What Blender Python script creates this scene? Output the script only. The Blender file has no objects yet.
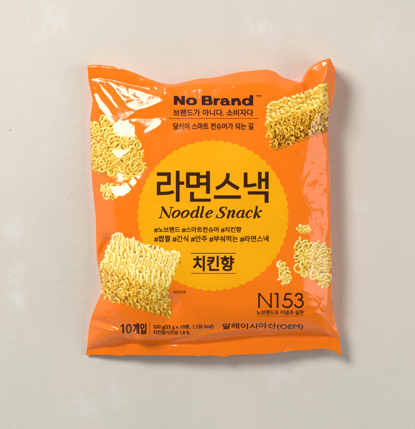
import bpy, bmesh, math, random
import numpy as np
from mathutils import Vector

random.seed(7); RNG = np.random.RandomState(11)
sc = bpy.context.scene
COL = sc.collection
CX, CY = 207.5, 214.5          # centre of the picture, in millimetres of the table top
CAM = 1400.0                   # camera height, mm
MM = 0.001

# ------------------------------------------------------------------ helpers
def cat_rom(pts, n=12):
    p = np.array(pts, float)
    if len(p) < 3:
        t = np.linspace(0, 1, n + 1)[:, None]
        return p[0] * (1 - t) + p[1] * t
    q = np.vstack([2 * p[0] - p[1], p, 2 * p[-1] - p[-2]])
    out = []
    for i in range(1, len(q) - 2):
        t = np.linspace(0, 1, n, endpoint=False)[:, None]
        a, b, c, d = q[i - 1], q[i], q[i + 1], q[i + 2]
        out.append(0.5 * (2 * b + (c - a) * t + (2 * a - 5 * b + 4 * c - d) * t * t + (3 * b - a - 3 * c + d) * t ** 3))
    out.append(p[-1:])
    return np.vstack(out)

def seg_dist(X, Y, a, b):
    d = np.subtract(b, a); L = float(d @ d) + 1e-12
    t = np.clip(((X - a[0]) * d[0] + (Y - a[1]) * d[1]) / L, 0, 1)
    return np.hypot(X - a[0] - t * d[0], Y - a[1] - t * d[1])

def poly_line_dist(X, Y, pts):
    D = np.full(X.shape, 1e9)
    for a, b in zip(pts[:-1], pts[1:]):
        D = np.minimum(D, seg_dist(X, Y, a, b))
    return D

def inside(X, Y, P):
    r = np.zeros(X.shape, bool); n = len(P)
    for i in range(n):
        x0, y0 = P[i]; x1, y1 = P[(i + 1) % n]
        if y0 == y1: continue
        c = (y0 > Y) != (y1 > Y)
        r ^= c & (X < (x1 - x0) * (Y - y0) / (y1 - y0) + x0)
    return r

def poly_sdf(X, Y, P):
    P = [tuple(p) for p in P]
    d = poly_line_dist(X, Y, P + [P[0]])
    return np.where(inside(X, Y, P), -d, d)

def vnoise(X, Y, s, seed):
    r = np.random.RandomState(seed); g = r.rand(96, 96)
    x = X / s + 13.7; y = Y / s + 7.3
    i = np.floor(x).astype(int); j = np.floor(y).astype(int)
    f = x - i; h = y - j
    f = f * f * f * (f * (f * 6 - 15) + 10); h = h * h * h * (h * (h * 6 - 15) + 10)
    G = lambda a, b: g[a % 96, b % 96]
    return (G(i, j) * (1 - f) * (1 - h) + G(i + 1, j) * f * (1 - h) + G(i, j + 1) * (1 - f) * h + G(i + 1, j + 1) * f * h) * 2 - 1

def sstep(x, a, b):
    t = np.clip((x - a) / (b - a), 0, 1)
    return t * t * (3 - 2 * t)

# ------------------------------------------------------------------ outline of the packet as it lies
LEFT = [(87.4,67),(88.0,75),(89,83),(91,92),(92.3,98),(92,105),(91,113),(90.2,120),(90.6,135),(91,150),(91.5,165),(91.9,176),(93.5,195),(95.6,215),(96.1,230),
        (96.4,245),(97.2,257),(99.4,269),(101.3,278),(102,284),(101,290),(97.6,297),(94,305),(90.8,314),(89,322),(87.6,335),(86.7,345),(86.0,355.2)]
RIGHT = [(329.8,58.2),(333,64.2),(335.3,70.6),(335.4,78),(334.9,86),(333.2,98),(330.4,110),(328.2,121),(328.2,135),(328.8,150),(329.4,170),(330,190),(330.6,215),(331.3,245),
         (331.9,265),(332,290),(332.4,308),(334.6,321),(337,331),(339.2,341),(340.9,349),(341.3,355.6)]
TOP = [(87.4,67),(89,65.4),(94,64.9),(101,65.1),(110,66),(118,67.6),(127,70.2),(138,74.2),(145,77.2),(152,80),(160,82.6),(168,84.1),(175,84),(185,82),(195,79.6),(203,78.4),(212,77.9),(222,76),
       (235,72.9),(250,71),(262,69.9),(268,69.7),(275,71.9),(281,76.4),(289,79.4),(296,81.4),(300.5,81.9),(303.6,78.5),(306,72.5),(311,66.7),(318,62.2),(325,59.4),(329.8,58.2)]
BOTTOM = [(86.0,355.2),(98,354.9),(112,355.3),(120,356.1),(128,355.2),(145,355.3),(165,355.4),(180,355.6),(200,355.9),(212,355.7),(220,356.3),(224.5,357.5),(229,355.6),(240,354.8),
          (262,354),(275,353.1),(290,351.3),(300,350.2),(304,350.7),(312,349.5),(325,348.9),(332,350.2),(337,352.8),(341.3,355.6)]
SEAL = [(80,350.2),(87,349.6),(100,348),(112,346.6),(120,345.2),(128,343.0),(150,343.3),(175,344),(200,343.4),(215,342.0),(235,339.5),(255,337.4),(275,336.6),(300,336.0),(320,336.2),(334,337.2),(339,339.6),(346,341)]
TOPSEAL = [(80,80.5),(88,80.2),(98,79.5),(108,80),(118,82),(130,85.5),(142,89),(152,92.0),(160,92.6),(168,91.4),(180,89.4),(195,87.4),(210,86.6),(225,85.6),(238,83.6),(250,82.2),(262,82),(272,84),(282,88),(292,90.6),(300,90.4),
           (306,86),(312,78),(320,71.5),(327,68),(340,66)]

def f_of(pts, dense=10):
    c = cat_rom(pts, dense); 
    return c
Lc, Rc, Tc, Bc = (cat_rom(p, 8) for p in (LEFT, RIGHT, TOP, BOTTOM))
def by(c, key, n_key):
    """sample a curve by normalised arc length"""
    d = np.r_[0, np.cumsum(np.hypot(*np.diff(c, axis=0).T))]; d /= d[-1]
    return np.c_[np.interp(n_key, d, c[:, 0]), np.interp(n_key, d, c[:, 1])]
outline = np.vstack([Tc, Rc[1:], Bc[::-1][1:], Lc[::-1][1:-1]])
Sc = cat_rom(SEAL, 6); TSc = cat_rom(TOPSEAL, 6)
seal_v = lambda u: np.interp(u, Sc[:, 0], Sc[:, 1])
tseal_v = lambda u: np.interp(u, TSc[:, 0], TSc[:, 1])

# ------------------------------------------------------------------ the shape of the film: heights solved from slopes
G = 0.75
gu = np.arange(78, 350, G); gv = np.arange(50, 366, G)
U, V = np.meshgrid(gu, gv)
IN = inside(U, V, outline)
dl = poly_line_dist(U, V, Lc[::3]); dr = poly_line_dist(U, V, Rc[::3])
dt = np.maximum(poly_line_dist(U, V, Tc[::3]), 0); db = np.maximum(seal_v(U) - V, 0)
# height of the rim above the table
RIMP = [(87,67,13),(100,65,15),(125,70,22),(150,79,22),(170,84,21.5),(205,78,21),(235,73,21),(265,70,21),(290,80,22),(301,82,22),(311,67,29),(329,58,35),(335,70,33),(334,90,30),
        (328,120,28),(329,170,27),(331,240,27),(332,290,25),(335,325,21),(341,355,17),(312,350,15),(262,354,19),(200,356,18),(150,355,15),(110,355,9),(86,355,4),
        (87,335,7),(93,307,11),(102,284,13),(97,250,10),(93,200,10),(91,150,11),(92,100,13)]
w_ = 0; z_ = 0
for (a, b, c) in RIMP:
    k = 1 / (((U - a) ** 2 + (V - b) ** 2) + 30.) ** 1.6; w_ = w_ + k; z_ = z_ + k * c
RIM = z_ / w_
prof = lambda d, R: np.sqrt(np.clip(1 - (1 - np.clip(d / R, 0, 1)) ** 2, 0, 1))
fill = prof(dl, 38) * prof(dr, 24) * prof(dt + 2, 46) * (0.06 + 0.94 * prof(db, 62))
# ten little packets inside push the film up in soft lumps
lump = 2.2 * vnoise(U, V, 62, 3) + 1.1 * vnoise(U, V, 33, 5)
HB = RIM + (43.0 - RIM + lump) * fill
gx0 = np.gradient(HB, G, axis=1); gy0 = np.gradient(HB, G, axis=0)
lim = 1.3
mag = np.hypot(gx0, gy0) + 1e-9; sc_ = np.minimum(1, lim / mag)
gx = gx0 * sc_; gy = gy0 * sc_
W = np.full(U.shape, 1.0)

def facet(P, g, w=60, soft=0.6, jit=0.0, seed=0, keep=0.0):
    """a pressed-flat facet of the film: inside P the film wants slope g"""
    global gx, gy, W
    s = poly_sdf(U, V, P)
    if jit: s = s + jit * (vnoise(U, V, 3.1, 40 + seed) + 0.6 * vnoise(U, V, 1.7, 70 + seed))
    m = sstep(-s, -soft, soft)
    gx = gx * (1 - m) + m * (g[0] + keep * gx); gy = gy * (1 - m) + m * (g[1] + keep * gy)
    W = W * (1 - m) + m * w

K = (0.27, 0.27)      # slope that mirrors the key lamp to the camera
# upper left: pulled, shiny wrinkles
facet([(84,60),(134,70),(158,82),(164,104),(164,134),(140,146),(112,142),(84,130)], (0.09, 0.0), 5, 3)
facet([(170,88),(262,84),(264,134),(170,136)], (0.02, 0.05), 9, 3)
facet([(94,136),(140,136),(146,170),(120,180),(94,176)], (0.12, 0.05), 2.5, 8)
facet([(88,80),(100,80),(112,84),(122,98),(128,106),(118,118),(112,116),(100,92)], (0.36, -0.06), 40)
facet([(150,132),(210,136),(220,200),(150,200),(138,176),(140,160)], (0.02, 0.01), 14, 4)
facet([(134.5,124),(142,132.5),(149,140),(151,156),(143,160),(137,150),(134,138)], (-.22, -.16), 16, 1.5)
facet([(119,134),(134,128),(137,150),(130,150),(124,149),(112,148),(108,138)], (0.10, -0.08), 14, 1.5)
facet([(135,110.8),(148,107.4),(160,102.6),(167,99),(173,110),(165,120),(160,117.6),(145,118),(132,117.4),(124,120.4),(130,115)], (0.04, -0.16), 50, 1.0)
facet([(165,88),(176,90),(180,128),(166,134),(164,120),(168,104)], (-.04, 0.02), 30, 1.5)
facet([(127,152),(133,148),(146,150),(148,168),(136,176),(124,168),(118,160)], (.10, -.10), 30, 1.5)
facet([(108.5,81.8),(117,85),(128,88.6),(141,91.6),(151,94.4),(163,98.8),(155,102),(148,105.5),(141,108),(134.5,109.5),(127,106.5),(123,100),(118,90.5)], K, 80, .5, .7, 1)
facet([(125,100.2),(132,98.6),(141,98.8),(141.5,101),(134,101.4),(127,102.6)], (-.1, .02), 90, .5, .4, 2)
facet([(134.6,110.2),(128,111.6),(122,115.6),(118,119.6),(122,119.8),(128,116.4),(134,112.6)], K, 80, .5, .4, 3)
facet([(131,118.6),(145,119.6),(156,118.6),(161.6,120.6),(160,125),(152,129.5),(143,131.4),(147,128),(153,123.6),(143,122.6),(131,121)], K, 80, .5, .4, 4)
facet([(113.5,126),(122,120.2),(131,124.4),(132.4,130),(125.4,134),(123.2,138),(119,132),(114.4,131)], K, 260, .5, .15, 5)
facet([(108.6,117.6),(117.8,117.8),(119.4,120.6),(114.6,124.6),(111,122)], K, 80, .5, .4, 6)
facet([(112.2,150.4),(126.4,150.8),(122.6,156),(117,158),(114.2,155)], K, 80, .5, .3, 7)
facet([(93.6,91),(98,95),(103,103),(108,112),(111.6,118.6),(108.4,118.6),(102,110.4),(97,102)], K, 70, .5, .5, 8)
facet([(101,84.6),(104,88),(109,94.4),(116.6,105),(117.4,107.6),(115,106.4),(107,96.4),(102,89)], (0.2, .2), 70, .6, .3, 9)
facet([(109.6,186.6),(118,186.4),(127,184.6),(131.6,190),(124,195.6),(114.6,196.4),(111,191)], K, 80, .5, .4, 10)
facet([(128,181.6),(133,178),(137.4,182),(134,186.4),(130.4,184)], K, 80, .5, .2, 11)
facet([(104.4,312.8),(110.6,314),(112.2,316),(106.4,315.6)], K, 60, .5, .1, 12)
facet([(88,67),(100,66),(118,69),(134,75),(146,81),(150,90),(136,86),(118,80.8),(100,78),(88,78.8)], (0.14, -0.24), 30)
# right flank: long pale facets facing the fill light
Rr = (-0.50, 0.02)
facet([(306,150),(313,135),(321,127),(327,132),(327.4,160),(327.6,200),(328.4,228),(322,247),(315.2,240),(314.6,218),(303.6,197.4),(307.6,178),(313.6,168),(307.6,157)], Rr, 22, .7, .5, 20, .05)
facet([(313,138),(320,130),(326,140),(322,162),(316,166),(309,155)], (-.44,-.14), 26, .8, .5, 24)
facet([(308,180),(315,170),(321,184),(318,204),(311,206),(304.6,197)], (-.40,.14), 26, .9, .4, 25)
facet([(320,165),(327,158),(327,196),(322,190)], (-.66,-.05), 26, .8, .5, 26)
facet([(315,214),(321,205),(327,222),(325,240),(318,240)], (-.60,.12), 26, .8, .5, 27)
facet([(322,130),(326.5,133),(326,150),(323,146)], (-.75,.2), 26, .6, .5, 28)
facet([(291,146.6),(300,147.6),(309,149),(308,153.4),(299,150.6)], (-.36,.1), 20, .8)
facet([(302,289.6),(312,284),(324,279),(329,283),(328,300),(326.5,313),(322,305),(321.6,297),(312,294)], Rr, 26, .6, .4, 21)
facet([(314.6,240),(326,243),(330,262),(329.6,282),(318,285),(314,262)], (-.46,.02), 12, .8)
facet([(322,300),(326,306),(331,330),(338,346),(334,340),(325,330)], (-.75,.1), 10, .8)
facet([(268,100),(300,88),(304,110),(310,146),(282,142)], (0.0, 0.05), 4, 2)
# raised corner, upper right
facet([(304,82),(307,74),(312,68),(320,62.6),(328.6,60),(326,72),(321,84),(313,92),(307,94)], (0.40, -0.22), 14, .8)
facet([(329.8,58.2),(335.2,70.6),(334.8,86),(331,104),(327.6,112),(323,100),(322.4,86),(326.6,72)], (-1.5, .1), 16, .7)
facet([(296,84),(303.6,82),(309,90),(312,98),(306,103),(300,96)], (-.42,.05), 14, .9, .6, 22)
# lower left: light streak and folds
facet([(171,300),(173.4,306),(163,326),(152,335),(140,338),(142,332),(155,322),(163,308)], (-.48,.0), 34, 3.0, .6, 23)
facet([(97,246),(105,240),(108,241),(102,252),(98,258)], (-.4,.1), 8, 1.4)
facet([(88,318),(120,328),(116,332),(88,325)], (0.1, .55), 6, 1.5)
# the flat welded strip along the foot
fin = sstep(V - seal_v(U), -0.4, 0.6)
gx = gx * (1 - fin) + fin * np.gradient(RIM, G, axis=1); gy = gy * (1 - fin) + fin * (-0.03); W = W * (1 - fin) + fin * 12

# least squares solve  sum W |grad h - g|^2 + lam (h - HB)^2, rim fixed
wx = np.sqrt(W[:, :-1] * W[:, 1:]); wy = np.sqrt(W[:-1] * W[1:])
tx = 0.5 * (gx[:, :-1] + gx[:, 1:]) * G; ty = 0.5 * (gy[:-1] + gy[1:]) * G
lam = 0.0035 * G * G
free = IN.astype(float)
def A(h):
    fx = wx * (h[:, 1:] - h[:, :-1]); fy = wy * (h[1:] - h[:-1])
    r = lam * h
    r[:, 1:] += fx; r[:, :-1] -= fx; r[1:] += fy; r[:-1] -= fy
    return r
b = lam * HB.copy(); fx = wx * tx; fy = wy * ty
b[:, 1:] += fx; b[:, :-1] -= fx; b[1:] += fy; b[:-1] -= fy
H = np.where(IN, HB, RIM)
diag = np.full(U.shape, lam)
diag[:, 1:] += wx; diag[:, :-1] += wx; diag[1:] += wy; diag[:-1] += wy
r = (b - A(H)) * free; z = r / diag; p = z.copy(); rz = (r * z).sum()
for it in range(900):
    Ap = A(p) * free; al = rz / (p * Ap).sum()
    H += al * p; r -= al * Ap
    z = r / diag; rn = (r * z).sum(); p = z + (rn / rz) * p; rz = rn
    if rz < 1e-7: break

# creases and small tension wrinkles, real relief added to the film
def crease(pts, amp, w, side=0):
    """amp>0 ridge, <0 valley; fades at both ends"""
    global H
    c = cat_rom(pts, 8); n = len(c)
    D = np.full(U.shape, 1e9); T = np.zeros(U.shape)
    for i in range(n - 1):
        d = seg_dist(U, V, c[i], c[i + 1]); m = d < D
        D = np.where(m, d, D); T = np.where(m, (i + .5) / (n - 1), T)
    H += amp * np.exp(-(D / w) ** 1.3) * np.sin(np.pi * np.clip(T, 0, 1)) ** .6 * IN
crease([(88,79.6),(98,79),(110,80.6),(124,84),(140,88.6),(154,92.4)], -0.45, 1.6)
crease([(150,90),(165,90),(185,87),(210,86),(236,83.6)], -1.1, 1.7)
crease([(120,75),(138,80),(156,86),(176,88)], .25, 1.8)
crease([tuple(p) for p in SEAL[1:-1]], -1.1, 1.1)
crease([(163,83),(175,86),(188,84.4),(206,82.4),(226,80)], 1.1, 1.7)
crease([(150,86),(158,91),(170,96)], -1.0, 3.0)
crease([(262,74),(276,79),(290,84),(303,84)], .6, 2.4)
crease([(303,82),(307,88),(311,96),(314,106)], -1.6, 2.2)
crease([(330,59),(327,70),(322.6,84),(321,97)], 1.0, 1.6)
crease([(285,78),(294,84),(302,92)], .8, 2.0)
crease([(87,322),(95,326),(106,329),(118,331)], 1.2, 1.5)
crease([(88,326),(96,329.6),(108,332.4),(116,331.6)], -.7, 1.5)
crease([(118,330),(122,336),(119,342),(114,347)], -.6, 1.5)
crease([(122,331),(128,338),(126,345)], .6, 1.3)
crease([(90,340),(104,343),(118,340),(130,342)], -.5, 1.6)
crease([(112,335),(126,338),(150,340),(172,338),(200,333)], 1.2, 1.7)
crease([(150,340),(166,341.6),(186,338),(205,331),(225,327)], -1.5, 1.8)
crease([(196,336),(214,333),(236,330),(262,329)], 1.2, 1.6)
crease([(170,330),(185,326),(200,322)], 1.0, 1.8)
crease([(265,332),(285,334),(305,333.4),(325,331.6)], -1.2, 1.7)
crease([(225,326),(245,323.6),(268,325.4),(290,323)], -.7, 1.3)
crease([(208,338),(232,335),(258,333.6),(280,331)], -.9, 1.4)
crease([(150,327),(168,331),(190,329)], -.5, 1.5)
crease([(280,314),(296,309),(310,306),(318,308)], .9, 2.6)
crease([(304,316),(316,313),(326,318),(333,330)], .8, 2.0)
crease([(309,292),(318,300),(322,308),(327,312)], .9, 1.3)
crease([(318,293),(322,300),(320,308),(325,318)], -.8, 1.4)
crease([(306,158),(312,168),(305,183),(303,197),(312,213),(315,238)], .8, 1.5)
crease([(311,168),(318,176),(315,190),(319,205),(324,226)], .35, 1.5)
crease([(314,150),(321,162),(319,180),(325,200)], -.3, 1.6)
crease([(318,215),(321,232),(317,250)], .4, 1.6)
crease([(262,152),(282,148),(300,155),(309,172)], .35, 5)
crease([(211,163),(222,160),(234,158)], .12, 2.5)
crease([(97,232),(103,240),(101,256),(103,270)], -.5, 2)
crease([(96,215),(104,222),(112,224)], .3, 2)
crease([(124,214),(113,223),(108,230)], .15, 2)
crease([(150,270),(165,262),(178,262)], .1, 4)
crease([(94,165),(97,180),(99,200)], -.25, 2)
crease([(91,97),(95,108),(97,122),(95,140)], .5, 1.8)
crease([(127,344),(128.6,350),(128,356)], .5, 1.1)
crease([(176,344),(177,350),(180,356)], .25, 1.2)
for k in range(46):      # fine puckers pulled out of the foot weld
    x0 = 92 + 244 * random.random(); y0 = float(seal_v(x0)) - 1; l = random.uniform(5, 17); sl = random.uniform(-.5, .5)
    crease([(x0, y0), (x0 + sl * l * .5, y0 - l * .5), (x0 + sl * l, y0 - l)], random.uniform(-.22, .22), random.uniform(.9, 1.8))
for k in range(26):      # and along the head weld
    x0 = 95 + 205 * random.random(); y0 = float(tseal_v(x0)) - 3; l = random.uniform(8, 20); sl = random.uniform(-.6, .6)
    crease([(x0, y0), (x0 + sl * l * .5, y0 + l * .5), (x0 + sl * l, y0 + l)], random.uniform(-.2, .2), random.uniform(1, 2))
for k in range(44):      # tension wrinkles running in from both sides
    lf = k % 2; y0 = random.uniform(95, 335); e0 = float(np.interp(y0, *( (Lc[:, 1], Lc[:, 0]) if lf else (Rc[:, 1], Rc[:, 0])))); d_ = 1 if lf else -1
    l = random.uniform(8, 22); sl = random.uniform(-.9, .9)
    crease([(e0 + d_ * 1.5, y0), (e0 + d_ * l * .5, y0 + sl * l * .4), (e0 + d_ * l, y0 + sl * l)], random.choice((-1, 1)) * random.uniform(.08, .26), random.uniform(1.0, 2.2))
for k in range(26):      # fan of fine creases running from the upper left corner
    a_ = random.uniform(.25, 1.35); r0 = random.uniform(12, 45); l = random.uniform(10, 28)
    crease([(88 + r0 * math.cos(a_), 68 + r0 * math.sin(a_)), (88 + (r0 + l * .5) * math.cos(a_ + .04), 68 + (r0 + l * .5) * math.sin(a_ + .04)), (88 + (r0 + l) * math.cos(a_), 68 + (r0 + l) * math.sin(a_))], random.choice((-1, 1)) * random.uniform(.1, .24), random.uniform(.8, 1.5))
for pts_, a_ in (([(258,150),(276,146),(296,152)], .2), ([(240,300),(262,306),(280,303)], .22), ([(200,300),(225,310),(250,312)], .25), ([(110,205),(124,216),(128,228)], -.2), ([(206,322),(232,318),(256,321)], .3),
                 ([(270,160),(286,172),(292,190)], .18), ([(296,200),(302,220),(300,240)], -.25), ([(120,300),(140,326),(160,330)], .3), ([(176,310),(196,314),(214,309)], -.2), ([(226,90),(246,86),(262,92)], .25)):
    crease(pts_, a_, 3.0)
edge_near = 1 - sstep(np.minimum(np.minimum(dl, dr), np.minimum(dt, db)), 6, 42)
H += IN * (.34 * vnoise(U, V * .6 + U * .3, 7.5, 31) + .12 * vnoise(U, V, 3.6, 32)) * sstep(U, 298, 312) * sstep(V, 118, 135)
H += IN * (0.24 * vnoise(U, V, 9, 21) * (0.15 + edge_near) + 0.075 * vnoise(U + V, V - U, 4.2, 22) * edge_near + .25 * vnoise(U, V, 22, 23))
# welded strip: fine ribbing
H += 0.03 * np.sin(V * 2.2 + .02 * U) * fin
H = np.maximum(H, 1.2)

def bilin(F, u, v):
    x = np.clip((u - gu[0]) / G, 1, len(gu) - 3.001); y = np.clip((v - gv[0]) / G, 1, len(gv) - 3.001)
    i = x.astype(int); j = y.astype(int); f = x - i; h = y - j
    def cub(t): return (-.5*t+t*t-.5*t**3, 1-2.5*t*t+1.5*t**3, .5*t+2*t*t-1.5*t**3, -.5*t*t+.5*t**3)
    cx, cy = cub(f), cub(h); out = 0
    for a in range(4):
        for c in range(4):
            out = out + cy[a] * cx[c] * F[j + a - 1, i + c - 1]
    return out
# light smoothing so slopes are continuous, and heights kept level just past the rim
def blur(F):
    F = np.pad(F, 1, mode='edge'); F = (F[:-2] + 2 * F[1:-1] + F[2:]) / 4; return (F[:, :-2] + 2 * F[:, 1:-1] + F[:, 2:]) / 4
H = blur(H)

def place(u, v, off=0.0):
    """label coordinates (mm) -> point on the film and its normal"""
    e = 0.25
    z = bilin(H, u, v); zu = (bilin(H, u + e, v) - bilin(H, u - e, v)) / (2 * e); zv = (bilin(H, u, v + e) - bilin(H, u, v - e)) / (2 * e)
    a = u - CX; b_ = -(v - CY); k = 1 - z / CAM
    Pu = np.stack([k - a * zu / CAM, -b_ * zu / CAM, zu], -1)
    Pv = np.stack([-a * zv / CAM, -k - b_ * zv / CAM, zv], -1)
    n = np.cross(Pv, Pu); n /= np.linalg.norm(n, axis=-1, keepdims=True)
    P = np.stack([a * k, b_ * k, z], -1) + n * off
    return P * MM, n

# ------------------------------------------------------------------ objects
def make_mesh(name, P, faces, mat, parent, normals=None, colors=None):
    me = bpy.data.meshes.new(name)
    if isinstance(faces, np.ndarray):
        me.vertices.add(len(P)); me.vertices.foreach_set('co', P.astype(np.float32).ravel())
        nf, k = faces.shape
        me.loops.add(nf * k); me.loops.foreach_set('vertex_index', faces.astype(np.int32).ravel())
        me.polygons.add(nf); me.polygons.foreach_set('loop_start', np.arange(0, nf * k, k, dtype=np.int32))
        me.update(calc_edges=True)
    else:
        me.from_pydata(P.tolist(), [], faces)
    me.validate()
    me.polygons.foreach_set('use_smooth', np.ones(len(me.polygons), bool))
    if colors is not None:
        at = me.color_attributes.new('print', 'FLOAT_COLOR', 'POINT')
        at.data.foreach_set('color', np.c_[colors, np.ones(len(colors))].astype(np.float32).ravel())
    if normals is not None:
        me.normals_split_custom_set_from_vertices(normals.tolist())
    me.materials.append(mat); me.update()
    o = bpy.data.objects.new(name, me); COL.objects.link(o)
    if parent: o.parent = parent
    return o

def contour_tris(X, Y, S):
    """marching squares: triangles covering S<0"""
    ny, nx = S.shape; N = nx * ny
    idx = np.arange(N).reshape(ny, nx)
    ins = S < 0
    c = [(0, 0), (0, 1), (1, 1), (1, 0)]
    code = sum((ins[a:ny - 1 + a, b:nx - 1 + b].astype(int) << k) for k, (a, b) in enumerate(c))
    J, I = np.mgrid[0:ny - 1, 0:nx - 1]
    cor = lambda k, j, i: idx[j + c[k][0], i + c[k][1]]
    edg = lambda k, j, i: (N + idx[j, i], 2 * N + idx[j, i + 1], N + idx[j + 1, i], 2 * N + idx[j, i])[k]
    tris = []
    for cd in range(1, 16):
        m = code == cd
        if not m.any(): continue
        j, i = J[m], I[m]
        polys = [[]]
        if cd in (5, 10):
            k0 = 0 if cd == 5 else 1
            polys = [[('c', k0), ('e', k0), ('e', (k0 + 3) % 4)], [('c', k0 + 2), ('e', k0 + 2), ('e', (k0 + 1) % 4)]]
        else:
            pl = []
            for k in range(4):
                a = cd >> k & 1; b2 = cd >> ((k + 1) % 4) & 1
                if a: pl.append(('c', k))
                if a != b2: pl.append(('e', k))
            polys = [pl]
        for pl in polys:
            ids = [cor(k, j, i) if t == 'c' else edg(k, j, i) for t, k in pl]
            for q in range(1, len(ids) - 1):
                tris.append(np.stack([ids[0], ids[q], ids[q + 1]], -1))
    T = np.vstack(tris)
    keys, inv = np.unique(T, return_inverse=True)
    T = inv.reshape(-1, 3)
    kind = keys // N; k0 = keys % N
    x = X.ravel()[k0].copy(); y = Y.ravel()[k0].copy(); s0 = S.ravel()[k0]
    for kd, st in ((1, 1), (2, nx)):
        m = kind == kd; k1 = k0[m] + st
        t = s0[m] / (s0[m] - S.ravel()[k1]); t = np.clip(t, .02, .98)
        x[m] += t * (X.ravel()[k1] - x[m]); y[m] += t * (Y.ravel()[k1] - y[m])
    return x, y, T

def printed(name, x, y, T, mat, parent, off, colors=None):
    P, n = place(x, y, off)
    a, b2, c2 = (P[T[:, k], :2] for k in range(3))
    ar = (b2[:, 0] - a[:, 0]) * (c2[:, 1] - a[:, 1]) - (b2[:, 1] - a[:, 1]) * (c2[:, 0] - a[:, 0])
    T = np.where((ar < 0)[:, None], T[:, ::-1], T)
    return make_mesh(name, P, T, mat, parent, n, colors)

def grid(u0, u1, v0, v1, st):
    return np.meshgrid(np.arange(u0, u1 + st, st), np.arange(v0, v1 + st, st))

# ------------------------------------------------------------------ materials
def film(name, rgb, bump=True, attr=None, ior=1.5, rough=.17):
    m = bpy.data.materials.new(name); m.use_nodes = True; nt = m.node_tree; N = nt.nodes; L = nt.links
    b_ = N['Principled BSDF']; b_.inputs['Roughness'].default_value = rough; b_.inputs['IOR'].default_value = ior
    if attr:
        a = N.new('ShaderNodeAttribute'); a.attribute_name = attr; L.new(a.outputs['Color'], b_.inputs['Base Color'])
    else:
        tc = N.new('ShaderNodeTexCoord'); nz = N.new('ShaderNodeTexNoise'); nz.inputs['Scale'].default_value = 14; nz.inputs['Detail'].default_value = 4
        mx = N.new('ShaderNodeMix'); mx.data_type = 'RGBA'
        L.new(tc.outputs['Object'], nz.inputs['Vector']); L.new(nz.outputs['Fac'], mx.inputs['Factor'])
        mx.inputs['A'].default_value = (*[c * .96 for c in rgb], 1); mx.inputs['B'].default_value = (*[min(c * 1.03, 1) for c in rgb], 1)
        L.new(mx.outputs['Result'], b_.inputs['Base Color'])
    tc2 = N.new('ShaderNodeTexCoord'); n2 = N.new('ShaderNodeTexNoise'); n2.inputs['Scale'].default_value = 220; n2.inputs['Detail'].default_value = 3
    bp = N.new('ShaderNodeBump'); bp.inputs['Strength'].default_value = .25; bp.inputs['Distance'].default_value = .0004
    L.new(tc2.outputs['Object'], n2.inputs['Vector']); L.new(n2.outputs['Fac'], bp.inputs['Height']); L.new(bp.outputs['Normal'], b_.inputs['Normal'])
    return m
ORANGE = film('orange_film', (.97, .198, .004))
YELLOW = film('yellow_print', (.95, .42, .0))
BROWN = film('brown_ink', (.045, .012, .002))
INK = film('dark_ink', (.040, .010, .008))
NOODLE = film('noodle_print', None, attr='print')
FOIL = film('silvery_lining', (.75, .72, .70))

root = bpy.data.objects.new('snack_bag', None); COL.objects.link(root); root.location = (0, 0, 0)
root['label'] = 'orange plastic bag of noodle snack with a yellow scalloped circle on its front'
root['category'] = 'snack bag'

# film: front and back sheets
nu, nv = 460, 520
s = np.linspace(0, 1, nu)[None, :]; t = np.linspace(0, 1, nv)[:, None]
def alen(c):
    d = np.r_[0, np.cumsum(np.hypot(*np.diff(c, axis=0).T))]; return d / d[-1]
def mid_par(c, ax):   # parameter by coordinate along the main axis (monotone part), mixed with arc length
    q = c[:, ax] - c[0, ax]; q = np.maximum.accumulate(q); q = q / q[-1]
    return .5 * q + .5 * alen(c)
def samp(c, ax, x):
    k = mid_par(c, ax); return np.stack([np.interp(x, k, c[:, 0]), np.interp(x, k, c[:, 1])], -1)
Tp = samp(Tc, 0, s); Bp = samp(Bc, 0, s); Lp = samp(Lc, 1, t); Rp = samp(Rc, 1, t)
S3, T3 = s[..., None], t[..., None]
GRID = (1 - T3) * Tp + T3 * Bp + (1 - S3) * Lp + S3 * Rp - ((1 - S3) * (1 - T3) * Tc[0] + S3 * (1 - T3) * Tc[-1] + (1 - S3) * T3 * Bc[0] + S3 * T3 * Bc[-1])
u_, v_ = GRID[..., 0], GRID[..., 1]
# rows snapped to weld lines so the strips can be meshes of their own
def snap(row, fn):
    global v_
    want = fn(u_[row]); cur = v_[row].copy()
    up = np.arange(nv) / row; dn = (nv - 1 - np.arange(nv)) / (nv - 1 - row)
    wgt = np.where(np.arange(nv) <= row, up, dn)[:, None] ** 2.5
    v_ = v_ + wgt * (want - cur)[None, :]
rb = 496
snap(rb, seal_v)
P, n = place(u_, v_)
idx = np.arange(nu * nv).reshape(nv, nu)
def quads(ix):
    return np.stack([ix[:-1, :-1], ix[1:, :-1], ix[1:, 1:], ix[:-1, 1:]], -1).reshape(-1, 4)
def sheet(name, r0, r1, mat):
    ix = np.arange((r1 - r0) * nu).reshape(r1 - r0, nu)
    return make_mesh(name, P[r0:r1].reshape(-1, 3), quads(ix), mat, root, n[r0:r1].reshape(-1, 3))
rt = 11
front = sheet('front_film', rt - 1, rb + 1, ORANGE)
sheet('top_seal', 0, rt, ORANGE)
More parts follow.
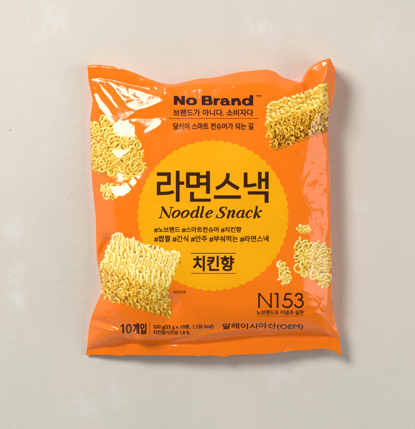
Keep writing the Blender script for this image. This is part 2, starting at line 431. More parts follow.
# back sheet: closes the bag underneath, rests on the table
zf = P[..., 2] / MM
dd = np.minimum(np.minimum(np.arange(nu), np.arange(nu)[::-1])[None, :] * .53, (np.arange(nv) * .55)[:, None])
db_ = np.maximum(rb - np.arange(nv), 0)[:, None] * .55 * np.ones((1, nu))
dd = np.minimum(dd, db_)
rest = .4 + np.where(dd > 0, (zf - .4) * (1 - prof(dd, 20)), 0)
zb = np.where(np.arange(nv)[:, None] >= rb, zf - .35, np.minimum(rest, zf - .35))
Pb = P.copy(); Pb[..., 2] = zb * MM
bx = idx
make_mesh('back_film', Pb[::2, ::2].reshape(-1, 3), quads(np.arange(Pb[::2, ::2].shape[0] * Pb[::2, ::2].shape[1]).reshape(Pb[::2, ::2].shape[:2]))[:, ::-1], ORANGE, root)
# foot weld: a strip with thickness and a torn zigzag edge
def strip_with_rim(name, r0, r1, mat):
    rows = r1 - r0
    F = P[r0:r1]; B = Pb[r0:r1]
    V_ = np.vstack([F.reshape(-1, 3), B.reshape(-1, 3)])
    a = np.arange(rows * nu).reshape(rows, nu); b2 = a + rows * nu
    q = [quads(a), quads(b2)[:, ::-1]]
    for l1, l2 in ((a[-1], b2[-1]), (a[:, -1][::-1], b2[:, -1][::-1]), (a[:, 0], b2[:, 0])):
        q.append(np.stack([l1[:-1], l2[:-1], l2[1:], l1[1:]], -1))
    return make_mesh(name, V_, np.vstack(q), mat, root)
strip_with_rim('bottom_seal', rb, nv, ORANGE)
# side walls joining front and back along left, right and top
def skirt(name, F, B):
    k = len(F); V_ = np.vstack([F, B]); a = np.arange(k)
    return np.vstack([F, B]), np.stack([a[:-1], a[:-1] + k, a[1:] + k, a[1:]], -1)
Vs, Fs = [], []; o_ = 0
for F, B in ((P[:rb + 1, 0], Pb[:rb + 1, 0]), (P[:rb + 1, -1], Pb[:rb + 1, -1]), (P[0], Pb[0])):
    a, b2 = skirt('', F, B); Vs.append(a); Fs.append(b2 + o_); o_ += len(a)
make_mesh('side_fold', np.vstack(Vs), np.vstack(Fs), ORANGE, root)

X, Y = grid(92, 338, 345, 359, .2)
be = np.interp(X, Bc[:, 0], Bc[:, 1]); tw = np.clip(vnoise(X, Y * 0, 2.3, 61) + .8 * vnoise(X, Y * 0, 11, 62) - .72, 0, 1) * .8 + .0
printed('torn_edge', *contour_tris(X, Y, np.maximum(be - .12 - tw - Y, Y - be + .1)), FOIL, root, .04)

# ------------------------------------------------------------------ print: yellow scalloped circle
X, Y = grid(134, 291, 137, 294, .5)
ang = np.arctan2(Y - 215.6, X - 213.0); rr = np.hypot((X - 213.0) / 75.3, (Y - 215.6) / 75.0) * 75.1
nb = 58
bumpy = np.abs(np.sin(ang * nb / 2)) * 1.5 - 1.0
printed('scalloped_circle', *contour_tris(X, Y, rr - 75.1 - bumpy), YELLOW, root, .035)

# ------------------------------------------------------------------ lettering
def text_outline(body, spacing=1.0):
    cu = bpy.data.curves.new('tmp', 'FONT'); cu.body = body; cu.resolution_u = 4; cu.space_character = spacing
    o = bpy.data.objects.new('tmp', cu); COL.objects.link(o)
    dg = bpy.context.evaluated_depsgraph_get(); me = o.evaluated_get(dg).to_mesh()
    co = np.array([v.co[:2] for v in me.vertices]); cnt = {}
    for pgn in me.polygons:
        vs = list(pgn.vertices)
        for a, b2 in zip(vs, vs[1:] + vs[:1]):
            kk = (min(a, b2), max(a, b2)); cnt[kk] = cnt.get(kk, 0) + 1
    E = [k for k, c in cnt.items() if c == 1]
    o.evaluated_get(dg).to_mesh_clear(); bpy.data.objects.remove(o); bpy.data.curves.remove(cu)
    return co, E

def lettering(name, body, u0, u1, v0, v1, mat, bold=0.0, spacing=1.0, slope=0.0, off=.07, st=.2, boldx=None, warp=None):
    co, E = text_outline(body, spacing)
    used = np.unique(np.array(E)); mn = co[used].min(0); mx = co[used].max(0)
    a = np.empty_like(co)
    bx_ = bold if boldx is None else boldx
    a[:, 0] = u0 + bx_ + (co[:, 0] - mn[0]) / (mx[0] - mn[0]) * (u1 - u0 - 2 * bx_)
    a[:, 1] = v1 - bold - (co[:, 1] - mn[1]) / (mx[1] - mn[1]) * (v1 - v0 - 2 * bold)
    X, Y = grid(u0 - 1, u1 + 1, v0 - 1, v1 + 1, st)
    D = np.full(X.shape, 9.); I = np.zeros(X.shape, bool)
    sx = 1.0 if boldx is None or boldx == 0 else bold / boldx
    for p0, p1 in E:
        q0, q1 = a[p0], a[p1]
        i0 = max(int((min(q0[0], q1[0]) - 1.6 - X[0, 0]) / st), 0); i1 = int((max(q0[0], q1[0]) + 1.6 - X[0, 0]) / st) + 2
        D[:, i0:i1] = np.minimum(D[:, i0:i1], seg_dist(X[:, i0:i1] * sx, Y[:, i0:i1], (q0[0] * sx, q0[1]), (q1[0] * sx, q1[1])))
        if q0[1] != q1[1]:
            rows = (q0[1] > Y[:, 0]) != (q1[1] > Y[:, 0])
            xc = (q1[0] - q0[0]) * (Y[rows] - q0[1]) / (q1[1] - q0[1]) + q0[0]
            I[rows] ^= X[rows] < xc
    S = np.where(I, -D, D) - bold
    x, y, T = contour_tris(X, Y, S)
    y = y + slope * (x - u0)
    if warp: y = y + warp(x)
    return printed(name, x, y, T, mat, root, off)

def shapes(name, polys, mat, box, off=.07, st=.2, fn=None):
    X, Y = grid(*box, st); S = np.full(X.shape, 9.)
    for P_ in polys: S = np.minimum(S, poly_sdf(X, Y, P_))
    if fn: S = fn(X, Y, S)
    return printed(name, *contour_tris(X, Y, S), mat, root, off)
R_ = lambda x0, x1, y0, y1: [(x0, y0), (x1, y0), (x1, y1), (x0, y1)]
def thick(pts, w, n=8):
    c = cat_rom(pts, n); d = np.gradient(c, axis=0); d /= np.linalg.norm(d, axis=1)[:, None]; nn = np.c_[-d[:, 1], d[:, 0]] * w / 2
    return [tuple(p) for p in np.vstack([c + nn, (c - nn)[::-1]])]

title = [R_(156.8,170.8,172.3,175.9), R_(167.1,170.8,172.3,185.1), R_(156.8,170.8,181.7,185.1), R_(156.8,160.4,181.7,195.2),
         [(156.8,191.7),(163,191.8),(168,191.4),(173.4,190.1),(174.2,193.4),(168.6,194.7),(163,195.1),(156.8,195.2)],
         R_(175.8,179.6,170.7,201.8), R_(179,184.3,181.4,184.8),
         R_(186,200,172.3,175.8), R_(186,200,184.5,187.9), R_(186,189.8,172.3,187.9), R_(196.4,200,172.3,187.9),
         R_(206,210,171,193.8), R_(199,207,175.1,178.2), R_(199,207,182.4,185.5), R_(190,194,191.8,201.8), R_(190,210.8,198.6,201.8),
         thick([(227.9,173),(227.6,177.5),(226.2,180.8),(222.6,185),(216,188.8)], 3.7), thick([(226,180.4),(232,184.8),(238.8,188.8)], 3.7), R_(213.8,241,195.3,198.8),
         R_(243.7,247.5,172.4,187.5), [(244,184.1),(249,184.1),(256.2,183),(256.8,186.2),(250,187.4),(244,187.5)],
         R_(258,261.6,171.8,188.9), R_(265,268.7,171.7,189.1), R_(261,266,178.4,181.7), R_(247.8,268.6,191.2,194.6), R_(264.6,268.6,191.2,202.9)]
shapes('title_lettering', title, BROWN, (155, 270.5, 169, 204.5))

def ell(X, Y, cx, cy, rx, ry, p=2.3):
    q = (np.abs((X - cx) / rx) ** p + np.abs((Y - cy) / ry) ** p) ** (1 / p); return (q - 1) * min(rx, ry)
def rbox(X, Y, x0, x1, y0, y1, r):
    dx = np.abs(X - (x0 + x1) / 2) - (x1 - x0) / 2 + r; dy = np.abs(Y - (y0 + y1) / 2) - (y1 - y0) / 2 + r
    return np.hypot(np.maximum(dx, 0), np.maximum(dy, 0)) + np.minimum(np.maximum(dx, dy), 0) - r
def brand(X, Y, S):
    Y = Y - .006 * (X - 173)
    P_ = lambda q: poly_sdf(X, Y, q)
    m, c = lambda *a: np.minimum.reduce(a), lambda a, b2: np.maximum(a, -b2)
    N_ = m(P_(R_(173.8,177.3,95.9,104.9)), P_(R_(181.4,184.9,95.9,104.9)), P_([(173.8,95.9),(177.7,95.9),(184.9,104.9),(181.0,104.9)]))
    o_ = c(ell(X, Y, 191.5, 101.3, 5.5, 3.9), ell(X, Y, 191.5, 101.3, 2.1, 1.9))
    B_ = m(P_(R_(201.7,206,95.5,105)), rbox(X, Y, 201.7, 211.8, 95.5, 101, 2.4), rbox(X, Y, 201.7, 212.6, 99.5, 105, 2.6), P_(R_(201.7,207,95.5,97)), P_(R_(201.7,207,103.4,105)))
    B_ = c(c(B_, rbox(X, Y, 205.2, 208.5, 97.4, 99.3, .8)), rbox(X, Y, 205.2, 209.1, 101.2, 103.2, .9))
    r_ = m(P_(R_(213.6,217.1,97.9,105)), P_(thick([(216,101.4),(217.2,99.3),(219.8,98.9)], 2.3)))
    a_ = m(c(ell(X, Y, 224.2, 102.8, 4.0, 2.5), ell(X, Y, 224.9, 102.9, 1.5, .9)), P_(R_(226.0,229.5,100.2,105)), P_(thick([(221.0,99.8),(223.6,98.8),(226.4,98.9),(227.8,101)], 2.1)), P_(R_(228.6,230.2,103.6,105)))
    n_ = m(P_(R_(231.3,234.8,97.9,105)), P_(R_(237.6,241.1,101,105)), P_(thick([(233.6,101.2),(235.6,99.3),(238,99.2),(239.3,101.6)], 2.9)))
    d_ = m(c(ell(X, Y, 246.9, 101.4, 4.9, 3.8), ell(X, Y, 247.1, 101.4, 1.8, 1.9)), P_(R_(249.6,253.2,94.6,105)))
    return m(S, N_, o_, B_, r_, a_, n_, d_)
shapes('brand_lettering', [], INK, (172, 255, 93, 107.5), st=.17, fn=brand)
lettering('trademark_sign', 'TM', 255.6, 261.4, 94.9, 97.3, INK, bold=.1)
lettering('slogan_lettering', '브랜드가 아니다. 소비자다', 173.2, 253.4, 109, 116.2, INK, bold=.2)
lettering('slogan_lettering', '당신이 스마트 컨슈머가 되는 길', 173.2, 253.4, 122.8, 129.8, INK, bold=.2)
lettering('flavour_lettering', '치킨향', 192.9, 234.2, 255.6, 271.2, BROWN, bold=.5)
lettering('hashtag_lettering', '#노브랜드 #스마트컨슈머 #치킨향', 154.0, 241.4, 226.6, 232.6, BROWN, bold=.18)
lettering('hashtag_lettering', '#짭짤 #간식 #안주 #부숴먹는 #라면스낵', 154.0, 268.6, 235.4, 242.1, BROWN, bold=.18)
shapes('count_lettering', [R_(122.3,124.0,324.0,333.4), [(120.4,325.8),(122.5,324.0),(123.4,324.0),(123.0,325.8),(120.9,327.2)]], INK, (119, 133.4, 322, 335), st=.17,
       fn=lambda X, Y, S: np.minimum(S, np.maximum(ell(X, Y, 128.8, 328.7, 2.9, 4.8), -ell(X, Y, 128.8, 328.7, 1.25, 3.2))))
lettering('count_lettering', '개입', 132.6, 146.4, 323.0, 334.2, INK, bold=.34)
lettering('weight_lettering', '250 g(25 g x 10봉,', 153.2, 190.4, 324.4, 329.6, INK, bold=.14, st=.15)
lettering('weight_lettering', '1,150', 193.2, 202.6, 324.6, 329.2, INK, bold=.14, st=.15)
lettering('weight_lettering', 'kcal)', 204.4, 213.6, 324.2, 329.3, INK, bold=.14, st=.15)
lettering('weight_lettering', '치킨팝시즈닝 1.8 %', 153.2, 189.4, 330.1, 334.6, INK, bold=.14, st=.15)
lettering('origin_lettering', '말레이시아산(OEM)', 222.5, 303.2, 323.4, 330.2, INK, bold=.16, warp=lambda x: .45 * np.sin(x / 5.5) - .8 * np.cos((x - 262) / 26.) + .2)
lettering('caption_lettering', '이미지컷', 173.4, 186.0, 290.6, 293.8, INK, bold=.06, st=.15)
lettering('motto_lettering', '노브랜드의 이념과 실천', 256.6, 303.4, 310.0, 314.9, INK, bold=.12, st=.15)
shapes('ruled_line', [R_(168.6,258.6,118.2,118.7)], INK, (168, 259.4, 117.4, 119.6), st=.14)
shapes('ruled_line', [R_(191,235.7,252.9,253.7)], BROWN, (190, 236.6, 252, 254.6))
shapes('ruled_line', [R_(191,235.7,273.1,273.7)], BROWN, (190, 236.6, 272, 274.8))
shapes('ruled_line', [R_(256.8,303,316.0,316.3)], INK, (256, 304, 315.4, 317), st=.1)
shapes('divider_line', [R_(149.6,149.95,322.8,335)], INK, (148.8, 150.8, 322, 336), st=.1)
w = 1.75
shapes('number_lettering', [R_(258.2,259.9,293.0,307.9), R_(270.2,271.9,292.9,307.9), [(258.2,293.0),(259.7,292.6),(271.9,307.6),(270.6,308.2)],
        R_(276.7,278.5,292.9,307.9), [(274.4,293.0),(278,292.9),(278,294.5),(274.4,294.7)],
        R_(285.2,291.8,293.0,294.7), thick([(286.1,293.6),(284.4,300.2)], 1.6),
        thick([(284.2,300.4),(286.4,299.3),(289.2,299.4),(291.5,301.3),(291.7,304.2),(289.8,306.6),(286.8,307.2),(284,306.3),(282.5,304.6)], w),
        thick([(295.4,296.4),(296.8,294.3),(299.4,293.7),(301.9,295.1),(301.8,297.9),(300.2,299.3),(297.8,299.7)], w),
        thick([(298,299.7),(300.8,300.1),(302.8,302),(302.6,305),(300.4,307),(297.6,307.1),(295.6,305.9),(294.6,304.2)], w)],
       INK, (257, 305, 291, 310), st=.15)

# italic serif line, drawn with a broad-nib pen
def pen(strokes, x0, base, k=1.0, shear=.24):
    out = []
    for st_ in strokes:
        c = cat_rom([(p[0], p[1], p[2]) for p in st_], 14)
        out.append(np.c_[x0 + k * c[:, 0] + shear * c[:, 1], base - c[:, 1], c[:, 2] * 1.0])
    return out
bowl = [(6.0,6.2,.9),(4.6,7.8,.75),(2.5,6.6,1.7),(1.3,3.6,2.1),(2.2,1.0,1.5),(3.8,.55,.8),(5.4,2.0,.7),(6.2,4.4,.8)]
ring = [(4.9,7.8,.9),(2.4,6.4,1.8),(1.3,3.4,2.1),(2.3,.9,1.3),(3.6,.5,.8),(5.8,2.0,1.7),(6.9,4.9,2.1),(6.1,7.2,1.4),(4.9,7.8,.9)]
LET = {
 'N': [[(1.9,.4,.9),(1.9,10.9,.9)], [(1.6,10.7,2.1),(5.4,5.6,2.4),(9.4,.6,1.5)], [(9.7,.8,.9),(9.7,10.8,.9)], [(.0,.35,.7),(3.8,.35,.7)], [(.4,10.85,.7),(2.6,10.85,.7)], [(8.0,10.85,.7),(11.6,10.85,.7)]],
 'o': [ring], 
 'd': [bowl, [(6.4,11.5,1.6),(6.4,6,2.1),(6.2,1.8,1.9),(6.9,.6,1.0),(8.2,1.5,.7)], [(5.0,11.4,.7),(6.6,11.5,.7)]],
 'l': [[(1.5,11.5,1.6),(1.5,6,2.1),(1.3,1.8,1.9),(2.0,.6,1.0),(3.3,1.5,.7)], [(.1,11.4,.7),(1.6,11.5,.7)]],
 'e': [[(1.7,3.9,.8),(4.4,4.5,.9),(5.9,6.1,1.7),(4.9,7.7,1.0),(2.7,6.7,1.4),(1.3,3.6,2.1),(2.4,.8,1.5),(4.2,.7,.9),(6.2,2.3,.7)]],
 'S': [[(8.2,8.2,.8),(7.9,10.0,1.0),(5.8,11.0,.9),(3.3,10.0,1.7),(3.0,7.8,2.1),(5.6,5.6,2.5),(7.3,3.3,2.1),(6.2,1.0,1.4),(4.0,.2,.8),(1.7,1.0,1.0),(1.1,3.2,.8)], [(8.2,8.0,.7),(8.3,11,.8)], [(1.1,3.3,.7),(.8,.1,.8)]],
 'n': [[(0.2,6.8,.6),(1.4,7.9,1.0),(1.7,5.5,2.0),(1.5,.5,2.1)], [(1.9,4.6,.8),(3.6,6.9,.9),(5.4,7.7,1.5),(5.9,5.8,2.1),(5.3,2.0,2.0),(5.9,.6,1.1),(7.2,1.5,.7)]],
 'a': [bowl, [(6.3,8.0,1.3),(6.3,5,2.0),(6.1,1.8,1.9),(6.8,.6,1.0),(8.1,1.5,.7)]],
 'c': [[(5.7,5.9,1.5),(5.4,7.3,1.1),(4.2,7.8,.8),(2.4,6.6,1.6),(1.3,3.6,2.1),(2.4,.9,1.5),(4.0,.7,.9),(5.9,2.1,.7)]],
 'k': [[(1.5,11.5,1.6),(1.5,6,2.1),(1.4,.5,2.1)], [(.1,11.4,.7),(1.6,11.5,.7)], [(2.0,3.4,.8),(4.0,6.0,.8),(5.8,7.5,1.3),(6.3,6.9,1.5)], [(2.8,4.4,1.4),(4.2,2.6,2.0),(5.2,.8,1.5),(6.9,1.5,.7)]]}
pos = [('N',158.2),('o',170.4),('o',179.5),('d',189.0),('l',198.9),('e',204.0),('S',215.0),('n',226.0),('a',235.0),('c',244.2),('k',252.6)]
X, Y = grid(155, 268, 203.5, 221, .17); S = np.full(X.shape, 9.)
for ch, x0 in pos:
    for c in pen(LET[ch], x0 + .1, 218.1, 1.1):
        for (a, b2, w_n) in c:
            i0 = max(int((a - 2.5 - 155) / .17), 0); i1 = i0 + 32
            S[:, i0:i1] = np.minimum(S[:, i0:i1], np.hypot(X[:, i0:i1] - a, Y[:, i0:i1] - b2) - w_n * .53 - .06)
printed('subtitle_lettering', *contour_tris(X, Y, S), BROWN, root, .07)

# ------------------------------------------------------------------ printed pictures of noodles
def ramp(t):
    st = np.array([0, .18, .38, .6, .82, 1.0])
    c = np.array([(.10,.022,.002),(.36,.11,.006),(.76,.36,.014),(.89,.56,.05),(.93,.72,.17),(.98,.88,.50)])
    return np.stack([np.interp(t, st, c[:, k]) for k in range(3)], -1)
class Pic:
    def __init__(s, u0, u1, v0, v1, res=4):
        s.res = res; s.u0, s.v0 = u0, v0; s.nx = int((u1 - u0) * res); s.ny = int((v1 - v0) * res)
        s.z = np.full((s.ny, s.nx), -1e9); s.c = np.zeros((s.ny, s.nx))
    def tube(s, pts, r, tint=0.0, step=.33):
        """pts (u, v, height toward the viewer)"""
        pts = np.asarray(pts, float)
        L = np.r_[0, np.cumsum(np.linalg.norm(np.diff(pts[:, :2], axis=0), axis=1))]
        if L[-1] < .01: return
        q = np.arange(0, L[-1], step); P_ = np.stack([np.interp(q, L, pts[:, k]) for k in range(3)], -1)
        R = r * s.res; k = int(math.ceil(R)); yy, xx = np.mgrid[-k:k + 1, -k:k + 1]
        for (a, b2, h) in P_:
            x = (a - s.u0) * s.res; y = (b2 - s.v0) * s.res; i, j = int(round(x)), int(round(y))
            if i - k < 0 or j - k < 0 or i + k >= s.nx or j + k >= s.ny: continue
            dx = (xx + i - x) / R; dy = (yy + j - y) / R; d2 = dx * dx + dy * dy
            nz = np.sqrt(np.clip(1 - d2, 0, 1)); zz = h + nz * r
            sl = (slice(j - k, j + k + 1), slice(i - k, i + k + 1))
            m = (d2 < 1) & (zz > s.z[sl])
            sh = np.clip(.62 * nz - .30 * dx - .42 * dy, 0, 1) * .62 + .22 + tint
            s.z[sl] = np.where(m, zz, s.z[sl]); s.c[sl] = np.where(m, sh, s.c[sl])
    def shade(s, k=14, amt=.16, lo=None):
        """darker where strands sit deep between their neighbours (the look of the printed picture)"""
        z = np.where(s.z < -1e8, np.nan, s.z); zf_ = np.nan_to_num(z, nan=np.nanmin(z))
        B_ = zf_.copy()
        for _ in range(k * 2): B_ = blur(np.maximum(B_, zf_ * 0 + B_))
        d = np.clip(B_ - zf_, 0, 6)
        s.c = (s.c - .55) * 1.3 + .61
        s.c = np.clip(s.c - amt * d + .07 * np.clip(zf_ - B_, 0, 3), 0, 1)
    def emit(s, name, clip=None, off=.055, base=None):
        ys, xs = np.mgrid[0:s.ny, 0:s.nx]
        X = s.u0 + xs / s.res; Y = s.v0 + ys / s.res
        S = np.where(s.z > -1e8, -.5, .5)
        S2 = S.copy()
        for _ in range(12): S2 = blur(S2)
        S = np.minimum(blur(S), S2 + .12)
        if clip is not None: S = np.maximum(S, clip(X, Y))
        x, y, T = contour_tris(X, Y, S)
        col = np.where((s.z > -1e8)[..., None], ramp(s.c), ramp(np.array(.12)))
        ii = np.clip(((x - s.u0) * s.res).round().astype(int), 0, s.nx - 1); jj = np.clip(((y - s.v0) * s.res).round().astype(int), 0, s.ny - 1)
        return printed(name, x, y, T, NOODLE, root, off, col[jj, ii])
outline_sdf = lambda X, Y: poly_sdf(X, Y, outline[::2]) + .25

def brick(pic, O, A_, B_, C_, rows, waves, r, seed, sag=1.0, tint=0):
    """a pressed block of wavy noodles. O: a top corner; A_, B_ span the top face; C_ goes down the front."""
    rg = random.Random(seed); O, A_, B_, C_ = map(lambda p: np.array(p, float), (O, A_, B_, C_))
    LA, LB, LC = (np.linalg.norm(q) for q in (A_, B_, C_))
    # underlying dark body
    for layer in range(5, -1, -1):
        for i in range(rows):
            b0 = (i + .5) / rows; ph = rg.random() * 6.28; pts = []
            n = int(waves * 14)
            for k in range(n + 1):
                a = k / n; th = a * waves * 2 * math.pi + ph
                bb = b0 + ((.56 + .22 * math.sin(i * 2.3 + a * 7 + layer)) / rows) * math.sin(th + .7 * math.sin(a * 6 + i * 1.3 + seed)) + .26 / rows * math.sin(th * .37 + i * 2 + layer)
                aa = a + .35 / waves * math.sin(th * 2 + 1) * .5 + (rg.random() - .5) * .004
                edge = .02 * math.sin(i * 1.7 + layer)
                aa = min(max(aa, edge), 1 - edge)
                p = O + aa * A_ + bb * B_
                hh = 1.9 * math.cos(th * 1.0 + .6) - layer * 1.4 + .6 * math.sin(a * 11 + i * 1.9)
                pts.append((p[0] + .25 * rg.random(), p[1] + layer * .35 - .55 * math.cos(th), hh + b0 * 2.0))
            pic.tube(pts, r * rg.uniform(.9, 1.08), tint + rg.uniform(-.03, .04) - .03 * layer)
    # front face: loops showing their ends, stacked
    nr = max(3, int(LC / 4.1))
    for j in range(nr, -1, -1):
        c0 = (j + .2) / (nr + .4); pts = []; ph = rg.random() * 6.28; n = int(waves * 14)
        for k in range(n + 1):
            a = k / n; th = a * waves * 2 * math.pi + ph + .4 * math.sin(a * 9 + j)
            p = O + B_ + a * A_ + (c0 + (.75 / nr) * math.sin(th)) * C_
            p = p + A_ / LA * 1.2 * math.sin(th * 2 + j)
            pts.append((p[0], p[1], 1.4 - 3.2 * c0 + 1.5 * math.sin(th * .5 + j * 2) ))
        pic.tube(pts, r, tint - .22 - .16 * c0 + rg.uniform(-.03, .03))
    for k in range(int(waves * 3)):      # hanging loop ends
        a = rg.random(); c0 = rg.uniform(.1, 1.0); p = O + B_ + a * A_ + c0 * C_; l = rg.uniform(3, 7)
        q = [(p[0] + l * .5 * math.sin(t_) * rg.uniform(.7, 1.1), p[1] + l * .5 * (1 - math.cos(t_)), 2.5 - 3 * c0 + 1.5 * math.sin(t_)) for t_ in np.linspace(-1.6, 1.9, 12)]
        pic.tube(q, r * .95, tint - .12 - .16 * c0)

def curly(pic, region, n, r, loop, seed, tint=0):
    """a loose tangle of curled noodles kept inside a polygon"""
    rg = random.Random(seed); P_ = np.array(region, float); x0, y0 = P_.min(0); x1, y1 = P_.max(0)
    k = 0; tries = 0
    cy = (y0 + y1) / 2; cx = (x0 + x1) / 2
    while k < n and tries < n * 60:
        tries += 1
        a, b2 = rg.uniform(x0, x1), rg.uniform(y0, y1)
        sd = float(poly_sdf(np.array([[a]]), np.array([[b2]]), region)[0, 0])
        if sd > -loop * .55: continue
        k += 1; th = rg.uniform(0, 6.28); dr_ = rg.uniform(0, 6.28); R = loop * rg.uniform(.6, 1.05); tot = rg.uniform(4.5, 10); pts = []
        hz = min(-sd, 9) * .45 + rg.uniform(-3, 3); sp = rg.uniform(.7, 2.2) * R / 6.28; cur = np.array([a, b2])
        e = rg.uniform(.55, 1.0); rot = rg.uniform(0, 3.14)
        for q in np.linspace(0, tot, int(tot * 6)):
            lx, ly = R * math.cos(th + q), R * e * math.sin(th + q)
            px = cur[0] + lx * math.cos(rot) - ly * math.sin(rot) + sp * q * math.cos(dr_); py = cur[1] + lx * math.sin(rot) + ly * math.cos(rot) + sp * q * math.sin(dr_)
            pts.append((px, py, hz + 1.2 * math.sin(q + th)))
        pts = [p_ for p_ in pts if 1] 
        P2 = np.array(pts); s_ = poly_sdf(P2[:, 0][None], P2[:, 1][None], region)[0]
        if (s_ > .6).sum() > 4:
            cut = np.argmax(s_ > .6); pts = pts[:cut]
            if cut < 6: k -= 1; continue
        pic.tube(pts, r * rg.uniform(.88, 1.1), tint + rg.uniform(-.05, .06))

p1 = Pic(256, 336, 74, 160); brick(p1, (268,106), (57,-21), (-1,20), (6,22), 5, 13, 1.2, 4, tint=.08)
brick(p1, (318,88.5), (8.5,-3.5), (1.5,26), (0,16), 5, 2, 1.15, 9, tint=-.02); p1.shade()
p1.emit('noodle_picture', outline_sdf)
p2 = Pic(90, 192, 224, 326); brick(p2, (113,235), (67,21.5), (-13,33), (5,27), 5, 13, 1.35, 5, tint=.2); p2.shade()
p2.emit('noodle_picture', outline_sdf)
p3 = Pic(82, 156, 108, 190)
curly(p3, [(88,121),(97,117.6),(106,116.4),(113,121),(121,129),(133,131),(138,141),(143,150),(142,158),(147,165),(145,174),(137,178),(126,180),(117,176),(106,175),(98,172),(88,166)], 170, 1.25, 4.8, 31, .02); p3.shade()
p3.emit('noodle_picture', outline_sdf)
p4 = Pic(96, 140, 178, 204); curly(p4, [(100.5,186),(106,183.6),(116,185),(128,184.5),(131,189),(122,196.6),(112,198),(107,199.6),(102,195)], 44, 1.1, 3.2, 32, .05); p4.shade()
p4.emit('noodle_picture', outline_sdf)
p5 = Pic(284, 338, 234, 296)
curly(p5, [(292,247),(299,240),(307,241.5),(316,243),(322,240),(328,248),(331,254),(331.5,278),(326,290),(318,284),(309,277),(301,278),(295,270),(296,261)], 100, 1.2, 4.0, 33, .03); p5.shade()
p5.emit('noodle_picture', outline_sdf)
p6 = Pic(270, 298, 256, 292); curly(p6, [(276,268),(279,261.4),(286,261),(288,266),(292,273),(290.6,280),(285,286),(279.6,282),(280,275)], 22, 1.0, 3.0, 34, .1); p6.shade()
p6.emit('noodle_picture')
p7 = Pic(290, 316, 220, 240); curly(p7, [(295.5,229),(300,225.5),(305,224),(310,226.4),(309.6,230),(303,234.6),(297.4,235.4)], 15, .95, 2.6, 35, .1); p7.shade()
p7.emit('noodle_picture')

# ------------------------------------------------------------------ the surface under the bag
def ground():
    m = bpy.data.materials.new('pale_plaster'); m.use_nodes = True; nt = m.node_tree; N = nt.nodes; L = nt.links; b_ = N['Principled BSDF']
    b_.inputs['Roughness'].default_value = .75; b_.inputs['Specular IOR Level'].default_value = .25
    tc = N.new('ShaderNodeTexCoord')
    def noise(scale, det, st=(1, 1, 1), rough=.55):
        mp = N.new('ShaderNodeMapping'); mp.inputs['Scale'].default_value = st
        nz = N.new('ShaderNodeTexNoise'); nz.inputs['Scale'].default_value = scale; nz.inputs['Detail'].default_value = det; nz.inputs['Roughness'].default_value = rough
        L.new(tc.outputs['Object'], mp.inputs['Vector']); L.new(mp.outputs['Vector'], nz.inputs['Vector']); return nz.outputs['Fac']
    def mix(f, a, b2):
        x = N.new('ShaderNodeMix'); x.data_type = 'RGBA'; L.new(f, x.inputs['Factor'])
        for s_, v in (('A', a), ('B', b2)):
            if isinstance(v, tuple): x.inputs[s_].default_value = (*v, 1)
            else: L.new(v, x.inputs[s_])
        return x.outputs['Result']
    def rmp(f, lo, hi, a=0., b2=1.):
        x = N.new('ShaderNodeMapRange'); L.new(f, x.inputs['Value']); x.inputs['From Min'].default_value = lo; x.inputs['From Max'].default_value = hi
        x.inputs['To Min'].default_value = a; x.inputs['To Max'].default_value = b2; return x.outputs['Result']
    c = mix(rmp(noise(5, 4), .35, .65), (.650,.632,.560), (.690,.660,.600))
    c = mix(rmp(noise(60, 4, (1, .25, 1)), .3, .7, 0, .12), c, (.56,.53,.46))
    spots = None        # chalky scuffs in the plaster
    for (a, b2, r) in ((14,262,36),(12,228,26),(45,20,34),(262,30,30),(112,390,24),(364,202,20),(282,374,26),(85,405,20),(380,40,26),(20,300,20)):
        d = N.new('ShaderNodeVectorMath'); d.operation = 'DISTANCE'; L.new(tc.outputs['Object'], d.inputs[0]); d.inputs[1].default_value = ((a - CX) * MM, -(b2 - CY) * MM, 0)
        f = rmp(d.outputs['Value'], 0, r * MM, 1, 0)
        if spots is None: spots = f
        else:
            mxn = N.new('ShaderNodeMath'); mxn.operation = 'MAXIMUM'; L.new(spots, mxn.inputs[0]); L.new(f, mxn.inputs[1]); spots = mxn.outputs[0]
    ml = N.new('ShaderNodeMath'); ml.operation = 'MULTIPLY'; L.new(spots, ml.inputs[0]); L.new(rmp(noise(60, 9, (1, .55, 1), .74), .42, .64), ml.inputs[1])
    c = mix(rmp(ml.outputs[0], .05, .9, 0, .5), c, (.80,.785,.785))
    c = mix(rmp(noise(17, 6, rough=.7), .60, .74, 0, .35), c, (.74,.72,.68))
    L.new(c, b_.inputs['Base Color'])
    bp = N.new('ShaderNodeBump'); bp.inputs['Strength'].default_value = .6; bp.inputs['Distance'].default_value = .0006
    ad = N.new('ShaderNodeMath'); ad.operation = 'ADD'; a2 = N.new('ShaderNodeMath'); a2.operation = 'MULTIPLY_ADD'
    L.new(noise(420, 3), ad.inputs[0]); L.new(noise(150, 3, (.8, 1, 1)), ad.inputs[1])
    L.new(noise(40, 5), a2.inputs[0]); a2.inputs[1].default_value = .8; L.new(ad.outputs[0], a2.inputs[2])
    L.new(a2.outputs[0], bp.inputs['Height']); L.new(bp.outputs['Normal'], b_.inputs['Normal'])
    k = 1.5
    P_ = np.array([(-k, -k, 0), (k, -k, 0), (k, k, 0), (-k, k, 0)]); o = make_mesh('table_surface', P_, [(0, 1, 2, 3)], m, None)
    o['kind'] = 'structure'
    return o
ground()
rc = np.random.RandomState(3); V_ = []
for k in range(14):
    d = rc.normal(size=3); d /= np.linalg.norm(d); V_.append(d * np.array([.75, .4, .35]) * rc.uniform(.8, 1.1))
bmc = bmesh.new()
for q in V_: bmc.verts.new(((q[0] + 10.2 - CX) * MM, (q[1] - 130.2 + CY) * MM, (q[2] + .3) * MM))
bmesh.ops.convex_hull(bmc, input=bmc.verts)
mc = bpy.data.meshes.new('crumb'); bmc.to_mesh(mc); bmc.free(); mm_ = film('burnt_crumb', (.12, .09, .07), rough=.8); mc.materials.append(mm_)
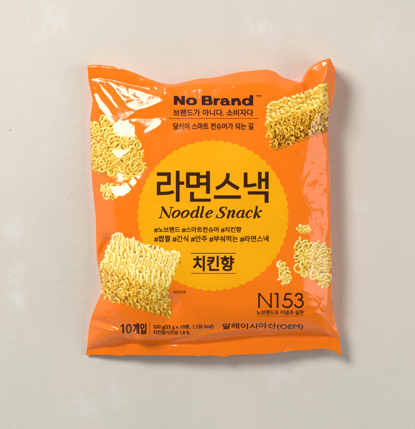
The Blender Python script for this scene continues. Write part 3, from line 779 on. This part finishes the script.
crumb = bpy.data.objects.new('crumb', mc); COL.objects.link(crumb)
crumb['label'] = 'tiny dark crumb lying on the pale surface left of the bag'; crumb['category'] = 'crumb'

# ------------------------------------------------------------------ light, camera
def area(name, loc, size, size_y, watts, col):
    l = bpy.data.lights.new(name, 'AREA'); l.shape = 'RECTANGLE'; l.size = size; l.size_y = size_y; l.energy = watts; l.color = col
    o = bpy.data.objects.new(name, l); COL.objects.link(o); o.location = loc
    o.rotation_euler = (Vector((0, 0, .02)) - Vector(loc)).to_track_quat('-Z', 'Y').to_euler()
    return o
def polar(az, zen, d):
    a, z0 = math.radians(az), math.radians(zen); return (d * math.sin(z0) * math.cos(a), d * math.sin(z0) * math.sin(a), d * math.cos(z0))
area('key_lamp', polar(135, 42, 1.8), .62, .62, 27, (1, .985, .96))
area('fill_lamp', polar(-4, 53, 1.6), .75, 1.2, 8.0, (1, .97, .96))
wd = bpy.data.worlds.new('World'); sc.world = wd; wd.use_nodes = True
wn = wd.node_tree.nodes; wl = wd.node_tree.links
wt = wn.new('ShaderNodeTexCoord'); wsep = wn.new('ShaderNodeSeparateXYZ'); wr = wn.new('ShaderNodeMapRange')     # a dim studio: pale walls, dark ceiling
wl.new(wt.outputs['Generated'], wsep.inputs[0]); wl.new(wsep.outputs['Z'], wr.inputs['Value'])
wr.inputs['From Min'].default_value = .08; wr.inputs['From Max'].default_value = .55; wr.inputs['To Min'].default_value = 1.0; wr.inputs['To Max'].default_value = .11
wn['Background'].inputs['Color'].default_value = (1, .97, .96, 1); wl.new(wr.outputs['Result'], wn['Background'].inputs['Strength'])

cd = bpy.data.cameras.new('camera'); cam = bpy.data.objects.new('camera', cd); COL.objects.link(cam)
cam.location = (0, 0, CAM * MM); cam.rotation_euler = (0, 0, 0)
cd.sensor_fit = 'VERTICAL'; cd.sensor_height = 24; cd.lens = 24 / (2 * (214.5 / CAM)); cd.clip_start = .05; cd.clip_end = 20
sc.camera = cam
sc.view_settings.view_transform = 'Standard'; sc.view_settings.look = 'None'; sc.view_settings.exposure = .07; sc.view_settings.gamma = 1
